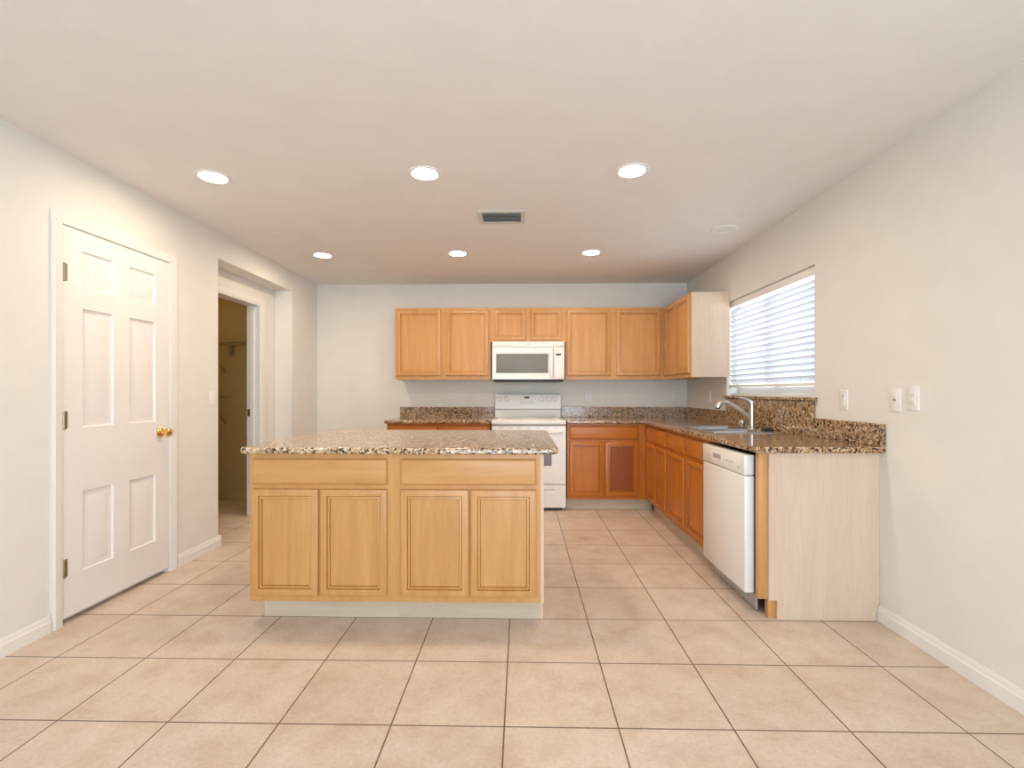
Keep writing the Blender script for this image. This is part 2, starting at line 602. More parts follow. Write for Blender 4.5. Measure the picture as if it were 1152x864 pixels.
m = MB()
base_profile(m, YR, DY0-0.065, XL, 1)
base_profile(m, DY1+0.065, NY0, XL, 1)
base_profile(m, NY1, YB, XL, 1)
m.box(XN, XL+0.016, NY0, NY0+0.014, 0.0, 0.084, 0.003)
m.box(XN, XL+0.016, NY1-0.014, NY1, 0.0, 0.084, 0.003)
base_profile(m, PY1+0.065, NY1-0.014, XN, 1)
struct(m.done('baseboard_left', M['trim']), 'white moulded baseboard along the left wall', 'baseboard')
m = MB(); base_profile(m, YR, 2.535, XR, -1)
struct(m.done('baseboard_right', M['trim']), 'white moulded baseboard along the right wall', 'baseboard')
m = MB(); m.box(XL+0.016, -1.40, YB-0.015, YB, 0, 0.082, 0.004)
struct(m.done('baseboard_back', M['trim']), 'white baseboard on the back wall left of the cabinets', 'baseboard')
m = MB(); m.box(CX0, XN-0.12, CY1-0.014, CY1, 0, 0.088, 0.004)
struct(m.done('baseboard_closet', M['closet']), 'baseboard inside the closet, dimness painted in as tan', 'baseboard')

# ------------------------------------------------------------------ closed six-panel door (left wall, local x = +Y, front = +X)
d1 = struct_root('door_1', 'closed white six-panel door with brass knob on the left wall', 'door', (XL, DY0, 0), PI/2)
dw = DY1-DY0
m = MB()
cols = ((0.118, 0.312), (0.425, 0.628))
rows = ((1.755, 1.955), (1.010, 1.648), (0.242, 0.668))
holes = [(a, b, c, d) for a, b in cols for c, d in rows]
m.board(0.008, dw-0.008, 0.030, DZ-0.006, -0.002, 0.035, holes,
        [(0, 0), (0.005, 0.009), (0.014, 0.0115), (0.044, 0.002), (0.048, 0.0015)])
m.done('door_leaf', M['doorw'], d1)


def casing(root, x0, x1, ztop, wd, mat, y=0.0):
    m = MB()
    prof = [(0.0, 0.010), (0.010, 0.014), (wd*0.55, 0.016), (wd*0.8, 0.019), (wd, 0.012)]
    bm = m.bm
    def path(i):
        return [(x0-i, 0.0), (x0-i, ztop+i), (x1+i, ztop+i), (x1+i, 0.0)]
    rings = [[bm.verts.new((a, y, b)) for a, b in path(0.0)]]
    for i, d in prof:
        rings.append([bm.verts.new((a, y-d, b)) for a, b in path(i)])
    rings.append([bm.verts.new((a, y, b)) for a, b in path(wd)])
    for A, B in zip(rings, rings[1:]):
        for k in range(3):
            bm.faces.new((A[k], A[k+1], B[k+1], B[k]))
    return m.done('casing', mat, root, smooth=25)


casing(d1, 0.0, dw, DZ, 0.058, M['trim'])
m = MB()
m.box(0, 0.004, 0.0, TH-0.02, 0, DZ); m.box(dw-0.004, dw, 0.0, TH-0.02, 0, DZ); m.box(0.004, dw-0.004, 0.0, TH-0.02, DZ-0.003, DZ)
m.box(0.004, dw-0.004, 0.045, TH-0.03, 0.0, 0.012)
m.done('door_jamb', M['trim'], d1)
for z in (0.29, 1.055, 1.82):
    m = MB()
    m.cyl((0.006, -0.010, z-0.045), (0.006, -0.010, z+0.045), 0.0065, seg=12)
    m.box(0.006, 0.030, -0.0045, -0.0025, z-0.045, z+0.045)
    m.lathe([(0.0, -0.006), (0.005, -0.003), (0.0065, 0.0)], (0.006, -0.010, z-0.045), 'z', 12)
    m.done('hinge', M['hinge'], d1)
ky, kz = 3.062-DY0, 0.937
m = MB()
m.lathe([(0.031, 0.0), (0.032, -0.004), (0.026, -0.010), (0.013, -0.013), (0.011, -0.030), (0.018, -0.036),
         (0.026, -0.044), (0.0285, -0.054), (0.026, -0.063), (0.016, -0.070), (0.0, -0.072)], (ky, -0.002, kz), 'y', 32)
m.done('knob', M['brass'], d1)

# ------------------------------------------------------------------ closet doorway inside the recess
d2 = struct_root('door_2', 'open doorway to the closet with white casing in the recess', 'door', (XN, PY0, 0), PI/2)
pw = PY1-PY0
casing(d2, 0.0, pw, PZ, 0.058, M['trim'])
m = MB()
for a, b in ((0.0, 0.012), (pw-0.012, pw)):
    m.box(a, b, -0.004, 0.124, 0, PZ)
m.box(0.012, pw-0.012, -0.004, 0.124, PZ-0.012, PZ)
m.box(pw-0.024, pw-0.012, 0.05, 0.085, 0, PZ-0.012)
m.box(0.012, 0.024, 0.05, 0.085, 0, PZ-0.012)
m.done('door_jamb', M['trim'], d2)
m = MB(); m.box(pw-0.0145, pw-0.011, 0.088, 0.118, 0.965, 1.035, 0.001)
m.done('strike_plate', M['hinge'], d2)


# unseen warm point light added to lift and tint the closet
cl = bpy.data.lights.new('closet_fill', 'POINT')
cl.energy = 4.0
cl.color = (1.0, 0.66, 0.26)
cl.shadow_soft_size = 0.05
clo = bpy.data.objects.new('closet_fill', cl)
clo.location = (-3.5, 4.3, 2.3)
COL.objects.link(clo)

# closet wire shelves on the closet back wall
def wire_shelf(name, label, x0, x1, z, braces):
    t = thing(name, label, 'shelf', (x0, CY1, z))
    L = x1-x0
    m = MB()
    n = int(L/0.026)
    for k in range(n+1):
        x = L*k/n
        m.tube([(x, -0.004, 0), (x, -0.30, 0), (x, -0.303, -0.028)], 0.0022, 6)
    for y, zz in ((-0.004, -0.004), (-0.15, -0.004), (-0.30, -0.004), (-0.303, -0.03)):
        m.cyl((0, y, zz), (L, y, zz), 0.0035, seg=8)
    m.done('wire_deck', M['wire'], t)
    for bx in braces:
        m = MB()
        m.tube([(bx-x0, -0.295, -0.012), (bx-x0, -0.012, -0.29)], 0.006, 8)
        m.box(bx-x0-0.012, bx-x0+0.012, -0.012, 0.0, -0.315, -0.265, 0.002)
        m.done('brace', M['wire'], t)
    return t


t = wire_shelf('wire_shelf', 'upper wire shelf with diagonal brace on the dim closet wall', CX0+0.01, XN-0.14, 1.73, (-3.32,))
m = MB(); m.box(1.045, 1.085, -0.05, 0.0, -0.115, 0.03, 0.004); m.done('bracket', M['wire'], t)
wire_shelf('wire_shelf', 'short lower wire shelf with diagonal brace on the dim closet wall', CX0+0.01, -3.235, 1.15, (-3.305,))


# ------------------------------------------------------------------ kitchen window (right wall; local x = -Y, front = -X)
w1 = struct_root('window_1', 'kitchen window with white vinyl frame over the sink', 'window', (XR, WY1, 0), -PI/2)
ww = WY1-WY0
fz0, fz1 = WZ0+0.026, WZ1
m = MB()
y0, y1 = 0.105, 0.165
m.box(0, 0.045, y0, y1, fz0, fz1); m.box(ww-0.045, ww, y0, y1, fz0, fz1)
m.box(0.045, ww-0.045, y0, y1, fz0, fz0+0.075); m.box(0.045, ww-0.045, y0, y1, fz1-0.05, fz1)
m.box(ww/2-0.03, ww/2+0.03, y0, y1, fz0+0.075, fz1-0.05)
m.done('window_frame', M['vinyl'], w1, bev=0.004)
for a, b in ((0.045, ww/2-0.03), (ww/2+0.03, ww-0.045)):
    m = MB(); m.box(a, b, 0.13, 0.136, fz0+0.075, fz1-0.05); m.done('glass_pane', M['glass'], w1)

m = MB(); m.box(0.0, ww, 0.045, 0.105, fz0, fz0+0.020, 0.002); m.done('sill_track', M['offw'], w1)
bl = thing('window_blind', 'white horizontal slat blind lowered over the kitchen window', 'blind', (XR+0.04, WY1-0.012, 0), -PI/2)
bw = ww-0.024
m = MB(); m.box(0, bw, -0.022, 0.028, WZ1-0.058, WZ1-0.004, 0.003); m.done('head_rail', M['doorw'], bl)
z = 1.290
k = 0
tilt = math.radians(52)
while z < WZ1-0.075:
    m = MB()
    bm = m.bm
    L = []
    for q in range(5):
        u = -0.025+0.05*q/4
        crown = 0.0022*(1-(u/0.025)**2)
        # room-side edge tipped up
        y = u*math.cos(tilt)-crown*math.sin(tilt)*0
        zz = -u*math.sin(tilt)+crown
        L.append((y, z+zz))
    th = 0.0026
    top = [[bm.verts.new((x, y, zz+th/2)) for y, zz in L] for x in (0.004, bw-0.004)]
    bot = [[bm.verts.new((x, y, zz-th/2)) for y, zz in L] for x in (0.004, bw-0.004)]
    for q in range(4):
        bm.faces.new((top[0][q], top[0][q+1], top[1][q+1], top[1][q]))
        bm.faces.new((bot[0][q], bot[1][q], bot[1][q+1], bot[0][q+1]))
    for s in (0, 1):
        bm.faces.new(top[s]+list(reversed(bot[s])))
    bm.faces.new((top[0][0], top[1][0], bot[1][0], bot[0][0]))
    bm.faces.new((top[0][4], bot[0][4], bot[1][4], top[1][4]))
    m.done('slat', M['slat'], bl)
    z += 0.0445
m = MB(); m.box(0.002, bw-0.002, -0.024, 0.026, 1.243, 1.262, 0.003); m.done('bottom_rail', M['doorw'], bl)
for x in (0.16, bw/2, bw-0.16):
    m = MB()
    for y in (-0.024, 0.024):
        m.cyl((x, y, 1.255), (x, y, WZ1-0.05), 0.0012, seg=6)
    m.done('ladder_cord', M['offw'], bl)
m = MB(); m.cyl((0.06, -0.032, 1.36), (0.06, -0.030, WZ1-0.05), 0.004, seg=8); m.done('tilt_wand', M['offw'], bl)


# ------------------------------------------------------------------ cabinets (local: front faces -y, face frame at y = 0, x to the right)
DOOR_PROF = [(0.0, 0.006), (0.002, 0.002), (0.006, 0.0), (0.034, 0.0), (0.0365, 0.0065), (0.0385, 0.0065), (0.042, 0.0045), (0.048, 0.0045), (0.051, 0.0125)]
DRW_PROF = [(0.0, 0.010), (0.003, 0.005), (0.008, 0.0015), (0.014, 0.0)]
FD = 0.019


def face_frame(root, W_, z0, z1, openings, mat='woodv'):
    m = MB()
    xs = sorted({0, W_, *[o[0] for o in openings], *[o[1] for o in openings]})
    zs = sorted({z0, z1, *[o[2] for o in openings], *[o[3] for o in openings]})
    # build as a slab with holes in the x-z plane: use cells then swap axes
    def filled(i, j):
        cx, cz = (xs[i]+xs[i+1])/2, (zs[j]+zs[j+1])/2
        return not any(o[0] < cx < o[1] and o[2] < cz < o[3] for o in openings)
    m.cells(xs, zs, filled, 0.0, FD)
    for v in m.bm.verts:
        x, z, y = v.co
        v.co = (x, y, z)
    return m.done('face_frame', M[mat], root)


def base_cabinet(label, loc, rz, W_, D_, drawers, doors, toe=(0.0, None), toe_mat='toe', group=None, ztop=0.88, name='base_cabinet', toe_setback=0.075, zd=0.150, tone='wood'):
    t = thing(name, label, 'cabinet', loc, rz, group)
    b = 0.018
    m = MB()
    m.box(0, b, FD, D_, 0.115, ztop); m.box(W_-b, W_, FD, D_, 0.115, ztop)
    m.box(b, W_-b, FD, D_-0.012, 0.115, 0.133); m.box(b, W_-b, D_-0.012, D_, 0.115, ztop)
    m.box(b, W_-b, FD, 0.10, ztop-0.02, ztop)
    m.done('carcass', M[tone+'v'], t)
    op = [(a+0.013, c-0.013, 0.730, 0.846) for a, c in drawers] + [(a+0.013, c-0.013, zd+0.012, 0.686) for a, c in doors]
    face_frame(t, W_, 0.115, ztop, op, tone+'v')
    t0, t1 = toe[0], W_ if toe[1] is None else toe[1]
    m = MB(); m.box(t0, t1, toe_setback, toe_setback+0.016, 0.0, 0.115)
    m.box(t0, t0+b, toe_setback+0.016, D_, 0.0, 0.115); m.box(W_-b, W_, toe_setback+0.016, D_, 0.0, 0.115)
    m.done('toe_kick', M[toe_mat], t)
    for a, c in drawers:
        m = MB(); m.panel(a, c, 0.723, 0.855, -0.020, DRW_PROF, 0.020); m.done('drawer_front', M[tone+'h'], t)
    for a, c in doors:
        m = MB(); m.panel(a, c, zd, 0.699, -0.020, DOOR_PROF, 0.020, (4, 5, 8)); m.done('door', M[tone+'v'], t, mat2=M[tone+'glaze'])
    return t


# island: two units side by side, front facing the viewer
IY = 2.45
IX0, IXM, IX1 = -1.412, -0.655, 0.098
ISL_D = 0.72
base_cabinet('left island cabinet, wide drawer front over two maple doors, nearest the white six-panel door', (IX0, IY, 0), 0, IXM-IX0, ISL_D,
             [(0.020, 0.719)], [(0.020, 0.363), (0.375, 0.719)], toe=(0.035, None), group=None)
t = base_cabinet('right island cabinet, wide drawer front over two maple doors, nearest the range', (IXM, IY, 0), 0, IX1-IXM, ISL_D,
             [(0.033, 0.730)], [(0.033, 0.384), (0.394, 0.730)], toe=(0.0, None))
m = MB(); m.box(IX1-IXM, IX1-IXM+0.016, 0.0, ISL_D, 0.115, 0.88); m.box(IX1-IXM, IX1-IXM+0.016, 0.075, ISL_D, 0.0, 0.115)
m.done('end_panel', M['raw'], t)['label'] = 'pale raw maple end panel'

# island granite top with rounded corners
it = thing('island_countertop', 'speckled granite slab on top of the kitchen island', 'countertop', (-0.635, 2.98, 0.882))


def rounded_slab(x0, x1, y0, y1, z0, z1, r, seg=8):
    m = MB()
    bm = m.bm
    pts = []
    for cx, cy, a0 in ((x1-r, y1-r, 0), (x0+r, y1-r, 90), (x0+r, y0+r, 180), (x1-r, y0+r, 270)):
        for k in range(seg+1):
            a = math.radians(a0+90*k/seg)
            pts.append((cx+r*math.cos(a), cy+r*math.sin(a)))
    A = [bm.verts.new((x, y, z0)) for x, y in pts]
    B = [bm.verts.new((x, y, z1)) for x, y in pts]
    n = len(pts)
    for k in range(n):
        bm.faces.new((A[k], A[(k+1) % n], B[(k+1) % n], B[k]))
    bm.faces.new(list(reversed(A))); bm.faces.new(B)
    return m


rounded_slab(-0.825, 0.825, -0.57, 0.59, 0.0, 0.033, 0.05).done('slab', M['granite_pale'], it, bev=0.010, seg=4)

# back wall base cabinets
BY = 4.83
BD = YB-BY-0.005
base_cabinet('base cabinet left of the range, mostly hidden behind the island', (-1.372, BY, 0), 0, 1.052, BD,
             [(0.02, 0.516), (0.536, 1.032)], [(0.02, 0.516), (0.536, 1.032)], tone='amber')
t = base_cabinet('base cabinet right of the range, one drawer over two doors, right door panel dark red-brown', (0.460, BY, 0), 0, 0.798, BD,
             [(0.024, 0.712)], [(0.024, 0.363), (0.381, 0.712)], toe=(0.0, 0.874), tone='amber')
right_door = [c for c in t.children if c.name.startswith('door')][1]
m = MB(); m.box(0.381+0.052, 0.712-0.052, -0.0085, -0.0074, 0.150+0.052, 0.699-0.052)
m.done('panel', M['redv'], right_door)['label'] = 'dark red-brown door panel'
# right wall run (front faces -X)
RX = 1.26
RD = XR-RX-0.005
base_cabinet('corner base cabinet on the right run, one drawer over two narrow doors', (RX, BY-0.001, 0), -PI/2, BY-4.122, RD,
             [(0.062, 0.682)], [(0.062, 0.367), (0.377, 0.682)], tone='amber')
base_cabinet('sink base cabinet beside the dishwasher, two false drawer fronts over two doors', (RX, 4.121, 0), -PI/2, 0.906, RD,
             [(0.023, 0.440), (0.484, 0.886)], [(0.023, 0.440), (0.484, 0.886)], tone='amber')

# finished end of the run beside the dishwasher
ep = thing('cabinet_end_panel', 'pale maple end panel closing the right run beside the dishwasher', 'panel', (RX, 2.54, 0))
m = MB()
xs, zs = [0.045, 0.088, XR-RX-0.001], [0.0, 0.100, 0.881]
m.cells(xs, zs, lambda i, j: not (i == 0 and j == 0), 0.0, 0.018)
for v in m.bm.verts:
    x, z, y = v.co
    v.co = (x, y, z)
m.done('panel', M['raw'], ep)
m = MB(); m.box(0.0, 0.060, 0.019, 0.055, 0.100, 0.881, 0.001); m.done('stile', M['woodv'], ep)['label'] = 'honey maple stile'
m = MB(); m.box(0.050, 0.090, 0.019, 0.055, 0.0, 0.099, 0.001); m.done('toe_block', M['woodv'], ep)


# wall cabinets
def wall_cabinet(label, loc, rz, W_, D_, z0, z1, doors, dz0, dz1, name='wall_cabinet', end=None):
    t = thing(name, label, 'cabinet', loc, rz)
    b = 0.016
    m = MB()
    m.box(0, b, FD, D_, z0, z1); m.box(W_-b, W_, FD, D_, z0, z1)
    m.box(b, W_-b, FD, D_, z0+0.012, z0+0.028); m.box(b, W_-b, FD, D_, z1-0.016, z1)
    m.box(b, W_-b, D_-0.008, D_, z0+0.028, z1-0.016)
    m.done('carcass', M['woodv'], t)
    face_frame(t, W_, z0, z1, [(a+0.012, c-0.012, dz0+0.012, dz1-0.012) for a, c in doors])
    for a, c in doors:
        m = MB(); m.panel(a, c, dz0, dz1, -0.020, DOOR_PROF, 0.020, (4, 5, 8)); m.done('door', M['woodv'], t, mat2=M['woodglaze'])
    return t


UY = 5.125
UD = YB-UY-0.002
wall_cabinet('wall cabinet left of the microwave with two honey maple doors', (-1.365, UY, 0), 0, 1.031, UD, 1.335, 2.105,
             [(0.025, 0.494), (0.556, 1.013)], 1.376, 2.080)
wall_cabinet('short wall cabinet above the microwave with two small square doors', (-0.333, UY, 0), 0, 0.806, UD, 1.738, 2.105,
             [(0.043, 0.376), (0.429, 0.762)], 1.757, 2.080)
wall_cabinet('wall cabinet right of the microwave with two honey maple doors', (0.474, UY, 0), 0, 1.052, UD, 1.335, 2.105,
             [(0.010, 0.477), (0.537, 1.005)], 1.376, 2.080)
t = wall_cabinet('wall cabinet on the right wall beside the window, two narrow doors', (1.528, UY, 0), -PI/2, UY-4.352, XR-1.528-0.002, 1.335, 2.105,
             [(0.045, 0.400), (0.410, 0.765)], 1.376, 2.080)
m = MB(); m.box(UY-4.352, UY-4.340, 0.010, XR-1.528-0.002, 1.335, 2.105); m.done('end_panel', M['raw'], t)['label'] = 'pale raw maple end panel'

# ------------------------------------------------------------------ granite worktops on the base cabinets
CT0, CT1 = 0.882, 0.915
wl = thing('countertop', 'short granite worktop left of the range', 'countertop', (-1.392, 4.788, CT0))
m = MB(); m.box(0, 1.082, 0, YB-4.788-0.001, 0, CT1-CT0); m.done('worktop', M['granite'], wl, bev=0.008, seg=3)
m = MB(); m.box(-0.003+0.0, 1.082, YB-4.788-0.022, YB-4.788-0.001, CT1-CT0, 1.028-CT0); m.done('backsplash', M['granite'], wl, bev=0.003)

wr = thing('countertop', 'L-shaped granite worktop with the sink in the right corner', 'countertop', (0.458, 2.495, CT0))
ox, oy = 0.458, 2.495
SX0, SX1, SY0, SY1 = 1.325, 1.785, 3.300, 3.970
xs = [0.458, 1.218, SX0, SX1, XR-0.001]
ys = [2.495, SY0, SY1, 4.788, YB-0.001]
m = MB()
m.cells([x-ox for x in xs], [y-oy for y in ys],
        lambda i, j: (i >= 1 or j == 3) and not (i == 2 and j == 1), 0, CT1-CT0)
m.done('worktop', M['granite'], wr, bev=0.008, seg=3)
m = MB(); m.box(0, XR-0.022-ox, YB-0.022-oy, YB-0.001-oy, CT1-CT0, 1.030-CT0); m.done('backsplash', M['granite'], wr, bev=0.003)
m = MB()
m.box(XR-0.022-ox, XR-0.001-ox, 0, 3.085-oy, CT1-CT0, 1.034-CT0)
m.done('backsplash', M['granite'], wr, bev=0.003)
m = MB(); m.box(XR-0.022-ox, XR-0.001-ox, 4.372-oy, YB-0.001-oy, CT1-CT0, 1.030-CT0); m.done('backsplash', M['granite'], wr, bev=0.003)
m = MB(); m.box(XR-0.024-ox, XR-0.001-ox, 3.086-oy, 4.371-oy, CT1-CT0, 1.142-CT0); m.done('tall_splash', M['granite'], wr, bev=0.003)
m = MB()
m.cells([XR-0.040-ox, XR-0.0005-ox, XR+0.10-ox], [3.060-oy, WY0+0.003-oy, 4.396-oy], lambda i, j: i == 0 or j == 1, 1.1425-CT0, 1.1665-CT0)
m.done('window_ledge', M['granite'], wr, bev=0.006, seg=3)

# ------------------------------------------------------------------ sink, faucet and small things on it
sk = thing('sink', 'stainless steel double bowl drop-in sink under the window', 'sink', ((SX0+SX1)/2, (SY0+SY1)/2, CT1))
hx, hy = (SX1-SX0)/2, (SY1-SY0)/2
m = MB()
b1 = 0.06
m.cells([-hx-0.018, -hx+0.012, hx-0.085, hx+0.018], [-hy-0.018, -hy+0.012, -0.018, 0.018, hy-0.012, hy+0.018],
        lambda i, j: not (i == 1 and j in (1, 3)), 0.0, 0.006)
m.done('rim', M['steel'], sk, bev=0.004, seg=2)
for ya, yb in ((-hy+0.013, -0.019), (0.019, hy-0.013)):
    m = MB()
    bm = m.bm
    x0, x1 = -hx+0.013, hx-0.086
    lo = []
    for i, zz in ((0.0, 0.0015), (0.006, -0.02), (0.012, -0.15), (0.035, -0.175)):
        lo.append([bm.verts.new(p) for p in ((x0+i, ya+i, zz), (x1-i, ya+i, zz), (x1-i, yb-i, zz), (x0+i, yb-i, zz))])
    for A, B in zip(lo, lo[1:]):
        for q in range(4): bm.faces.new((A[q], A[(q+1) % 4], B[(q+1) % 4], B[q]))
    bm.faces.new(lo[-1])
    o = m.done('bowl', M['steel'], sk)
    s = o.modifiers.new('thick', 'SOLIDIFY'); s.thickness = 0.0012; s.offset = 0
    m = MB()
    m.lathe([(0.045, 0.0), (0.043, 0.003), (0.030, 0.0025), (0.026, -0.001), (0.0, -0.001)], ((x0+x1)/2, (ya+yb)/2, -0.174), 'z', 24)
    m.done('drain', M['chrome'], sk)

fx, fy, fz = 1.748, 3.655, CT1+0.0065
fc = thing('faucet', 'brushed nickel single lever faucet on the back ledge of the sink', 'faucet', (fx, fy, fz))
m = MB(); m.lathe([(0.030, 0), (0.030, 0.006), (0.024, 0.012), (0.020, 0.014)], (0, 0, 0), 'z', 28); m.done('base', M['chrome'], fc)
m = MB(); m.tube([(0, 0, 0.013), (0, 0, 0.10), (0, 0, 0.17), (-0.004, 0, 0.186)], [0.019, 0.0185, 0.019, 0.018], 20); m.done('body', M['chrome'], fc)
m = MB(); m.tube([(0.002, 0, 0.180), (-0.010, 0, 0.203), (-0.030, 0, 0.219), (-0.060, 0, 0.228), (-0.092, 0, 0.232)], [0.0175, 0.016, 0.012, 0.009, 0.0075], 16)
m.done('lever', M['chrome'], fc)
m = MB(); m.tube([(-0.012, 0, 0.088), (-0.05, 0, 0.112), (-0.12, 0, 0.160), (-0.175, 0, 0.192), (-0.205, 0, 0.202), (-0.225, 0, 0.198)], [0.0165, 0.016, 0.016, 0.017, 0.0175, 0.017], 18)
m.done('spout', M['chrome'], fc)
m = MB(); m.tube([(-0.215, 0, 0.200), (-0.238, 0, 0.192), (-0.254, 0, 0.172), (-0.258, 0, 0.158)], [0.018, 0.020, 0.021, 0.019], 18)
h = m.done('spray_head', M['chrome'], fc)
m = MB(); m.cyl((-0.2575, 0, 0.160), (-0.260, 0, 0.150), 0.0165, 0.015, 18); m.done('nozzle', M['black'], h)

t = thing('side_sprayer', 'small round chrome and black sprayer beside the faucet base', 'sprayer', (1.735, 3.785, CT1+0.0065))
m = MB(); m.lathe([(0.012, 0.0), (0.011, 0.012), (0.020, 0.020), (0.026, 0.034), (0.024, 0.050), (0.014, 0.061), (0.0, 0.064)], (0, 0, 0), 'z', 24)
m.done('ball', M['chrome'], t)
m = MB(); m.lathe([(0.022, 0.0), (0.022, 0.004), (0.014, 0.006)], (0, 0, -0.0004), 'z', 24); m.done('collar', M['black'], t)
t = thing('sink_stopper', 'flat black rubber stopper lying on the sink ledge right of the faucet', 'stopper', (1.757, 3.435, CT1+0.0065))
m = MB(); m.lathe([(0.040, 0.0), (0.043, 0.006), (0.036, 0.014), (0.018, 0.016), (0.012, 0.022), (0.0, 0.023)], (0, 0, 0), 'z', 28); m.done('cap', M['rubber'], t)
t = tag(MB().lathe([(0.017, 0.0), (0.017, 0.004), (0.010, 0.008), (0.0, 0.008)], (0, 0, 0), 'z', 20).done('deck_plug', M['chrome'], loc=(1.755, 3.545, CT1+0.0065)),
        'small chrome deck plug between the faucet and black stopper', 'plug')

# ------------------------------------------------------------------ range
rg = thing('range', 'white freestanding electric range between the base cabinets', 'stove', (-0.305, 4.80, 0))
RW = 0.754
m = MB()
m.box(0.004, RW-0.004, 0.035, 0.640, 0.028, 0.872)
m.box(0.02, 0.06, 0.06, 0.10, 0, 0.028); m.box(RW-0.06, RW-0.02, 0.06, 0.10, 0, 0.028)
m.box(0.02, 0.06, 0.58, 0.62, 0, 0.028); m.box(RW-0.06, RW-0.02, 0.58, 0.62, 0, 0.028)
m.done('body', M['white'], rg)
m = MB(); m.box(0.03, RW-0.03, 0.05, 0.057, 0.003, 0.030); m.done('kick_plate', M['black'], rg)['label'] = 'black kick plate'
m = MB(); m.box(0.0, RW, -0.004, 0.645, 0.873, 0.915, 0.006); m.done('cooktop', M['white'], rg)
m = MB(); m.box(0.05, RW-0.05, 0.04, 0.53, 0.9148, 0.9165, 0.0005); m.done('glass_surface', M['offw'], rg)
for bx, by, r in ((0.20, 0.16, 0.095), (0.55, 0.16, 0.075), (0.20, 0.40, 0.075), (0.55, 0.40, 0.095)):
    m = MB(); bm = m.bm
    rr = [[bm.verts.new((bx+q*math.cos(2*PI*k/40), by+q*math.sin(2*PI*k/40), zz)) for k in range(40)] for q, zz in ((r, 0.9163), (r, 0.9171), (r-0.004, 0.9171), (r-0.004, 0.9163))]
    for A, B in zip(rr, rr[1:]):
        for k in range(40): bm.faces.new((A[k], A[(k+1) % 40], B[(k+1) % 40], B[k]))
    m.done('burner_ring', M['label'], rg)
m = MB(); m.box(0.012, RW-0.012, 0.006, 0.034, 0.858, 0.872); m.done('vent_strip', M['seam'], rg)
m = MB()
m.board(0.004, RW-0.004, 0.275, 0.856, 0.0, 0.034, [(0.14, RW-0.14, 0.448, 0.70)], [(0, 0), (0.004, 0.004), (0.008, 0.006)])
dr = m.done('oven_door', M['white'], rg, bev=0.003)
m = MB(); m.box(0.147, RW-0.147, 0.0035, 0.007, 0.455, 0.693, 0.001); m.done('oven_window', M['ovglass'], dr)['label'] = 'grey oven window'
m = MB()
m.tube([(0.05, 0.002, 0.792), (0.055, -0.030, 0.792), (0.10, -0.046, 0.792), (RW-0.10, -0.046, 0.792), (RW-0.055, -0.030, 0.792), (RW-0.05, 0.002, 0.792)], 0.013, 14)
m.done('handle', M['white'], dr)
for k in range(7):
    x = 0.075+k*0.092
    m = MB(); m.box(x, x+0.05, -0.0008, 0.003, 0.838, 0.842); m.done('vent_slot', M['seam'], dr)
m = MB(); m.board(0.004, RW-0.004, 0.036, 0.266, 0.0, 0.034, [(0.12, RW-0.12, 0.195, 0.222)], [(0, 0), (0.006, 0.012)])
m.done('drawer', M['white'], rg, bev=0.004)
# backguard: riser, then a sloping control panel
m = MB(); bm = m.bm
pr = [(0.600, 0.914), (0.592, 1.000), (0.575, 1.012), (0.575, 1.022), (0.600, 1.172), (0.610, 1.182), (0.645, 1.182), (0.645, 0.914)]
A = [bm.verts.new((0.006, a, b)) for a, b in pr]; B = [bm.verts.new((RW-0.006, a, b)) for a, b in pr]
n = len(pr)
for k in range(n): bm.faces.new((A[k], A[(k+1) % n], B[(k+1) % n], B[k]))
bm.faces.new(A); bm.faces.new(list(reversed(B)))
bgd = m.done('backguard', M['white'], rg, bev=0.003)
slope = (0.600-0.575)/(1.172-1.022)
def bgy(z): return 0.575+(z-1.022)*slope
for kx in (0.056, 0.137, 0.528, 0.608, 0.683):
    y = bgy(1.118)
    m = MB(); m.lathe([(0.027, 0.002), (0.027, -0.004), (0.021, -0.007), (0.019, -0.024), (0.016, -0.027), (0.0, -0.027)], (kx, y, 1.118), 'y', 24)
    m.box(kx-0.004, kx+0.004, y-0.031, y-0.024, 1.118-0.018, 1.118+0.018, 0.001)
    kn = m.done('knob', M['offw'], bgd)
m = MB(); m.box(0.335, 0.395, bgy(1.135)-0.0025, bgy(1.135)+0.004, 1.126, 1.146, 0.001); m.done('clock_display', M['black'], bgd)['label'] = 'black clock display'
m = MB()
for r_ in range(2):
    for c_ in range(5):
        x = 0.295+c_*0.03
        zz = 1.098-r_*0.024
        m.box(x, x+0.018, bgy(zz)-0.0015, bgy(zz)+0.004, zz-0.005, zz+0.005)
m.done('button_pad', M['grey'], bgd)
m = MB(); m.box(0.02, RW-0.02, 0.5765, 0.590, 1.0035, 1.0065); m.done('seam', M['seam'], bgd)

# ------------------------------------------------------------------ over-the-range microwave
mw = thing('microwave', 'white over-the-range microwave under the short wall cabinet', 'microwave', (-0.312, 5.045, 1.305))
MWW = 0.766
m = MB(); m.box(0.002, MWW-0.002, 0.03, YB-5.045-0.004, 0.028, 0.430, 0.003); m.done('case', M['white'], mw)
m = MB(); m.box(0.012, MWW-0.012, 0.012, YB-5.045-0.01, 0.006, 0.027, 0.002); m.done('grease_filter', M['black'], mw)['label'] = 'black underside'
m = MB(); m.box(0, MWW, 0.0, 0.029, 0.374, 0.430, 0.003); m.done('vent_panel', M['white'], mw)
m = MB(); m.box(0.352, 0.402, -0.0012, 0.002, 0.393, 0.399, 0.0005); m.done('badge', M['grey'], mw)['label'] = 'small grey maker badge'
m = MB()
m.board(0, 0.648, 0.030, 0.371, 0.0, 0.029, [(0.034, 0.602, 0.088, 0.308)], [(0, 0), (0.004, 0.003), (0.010, 0.005)])
mdr = m.done('door', M['white'], mw, bev=0.002)
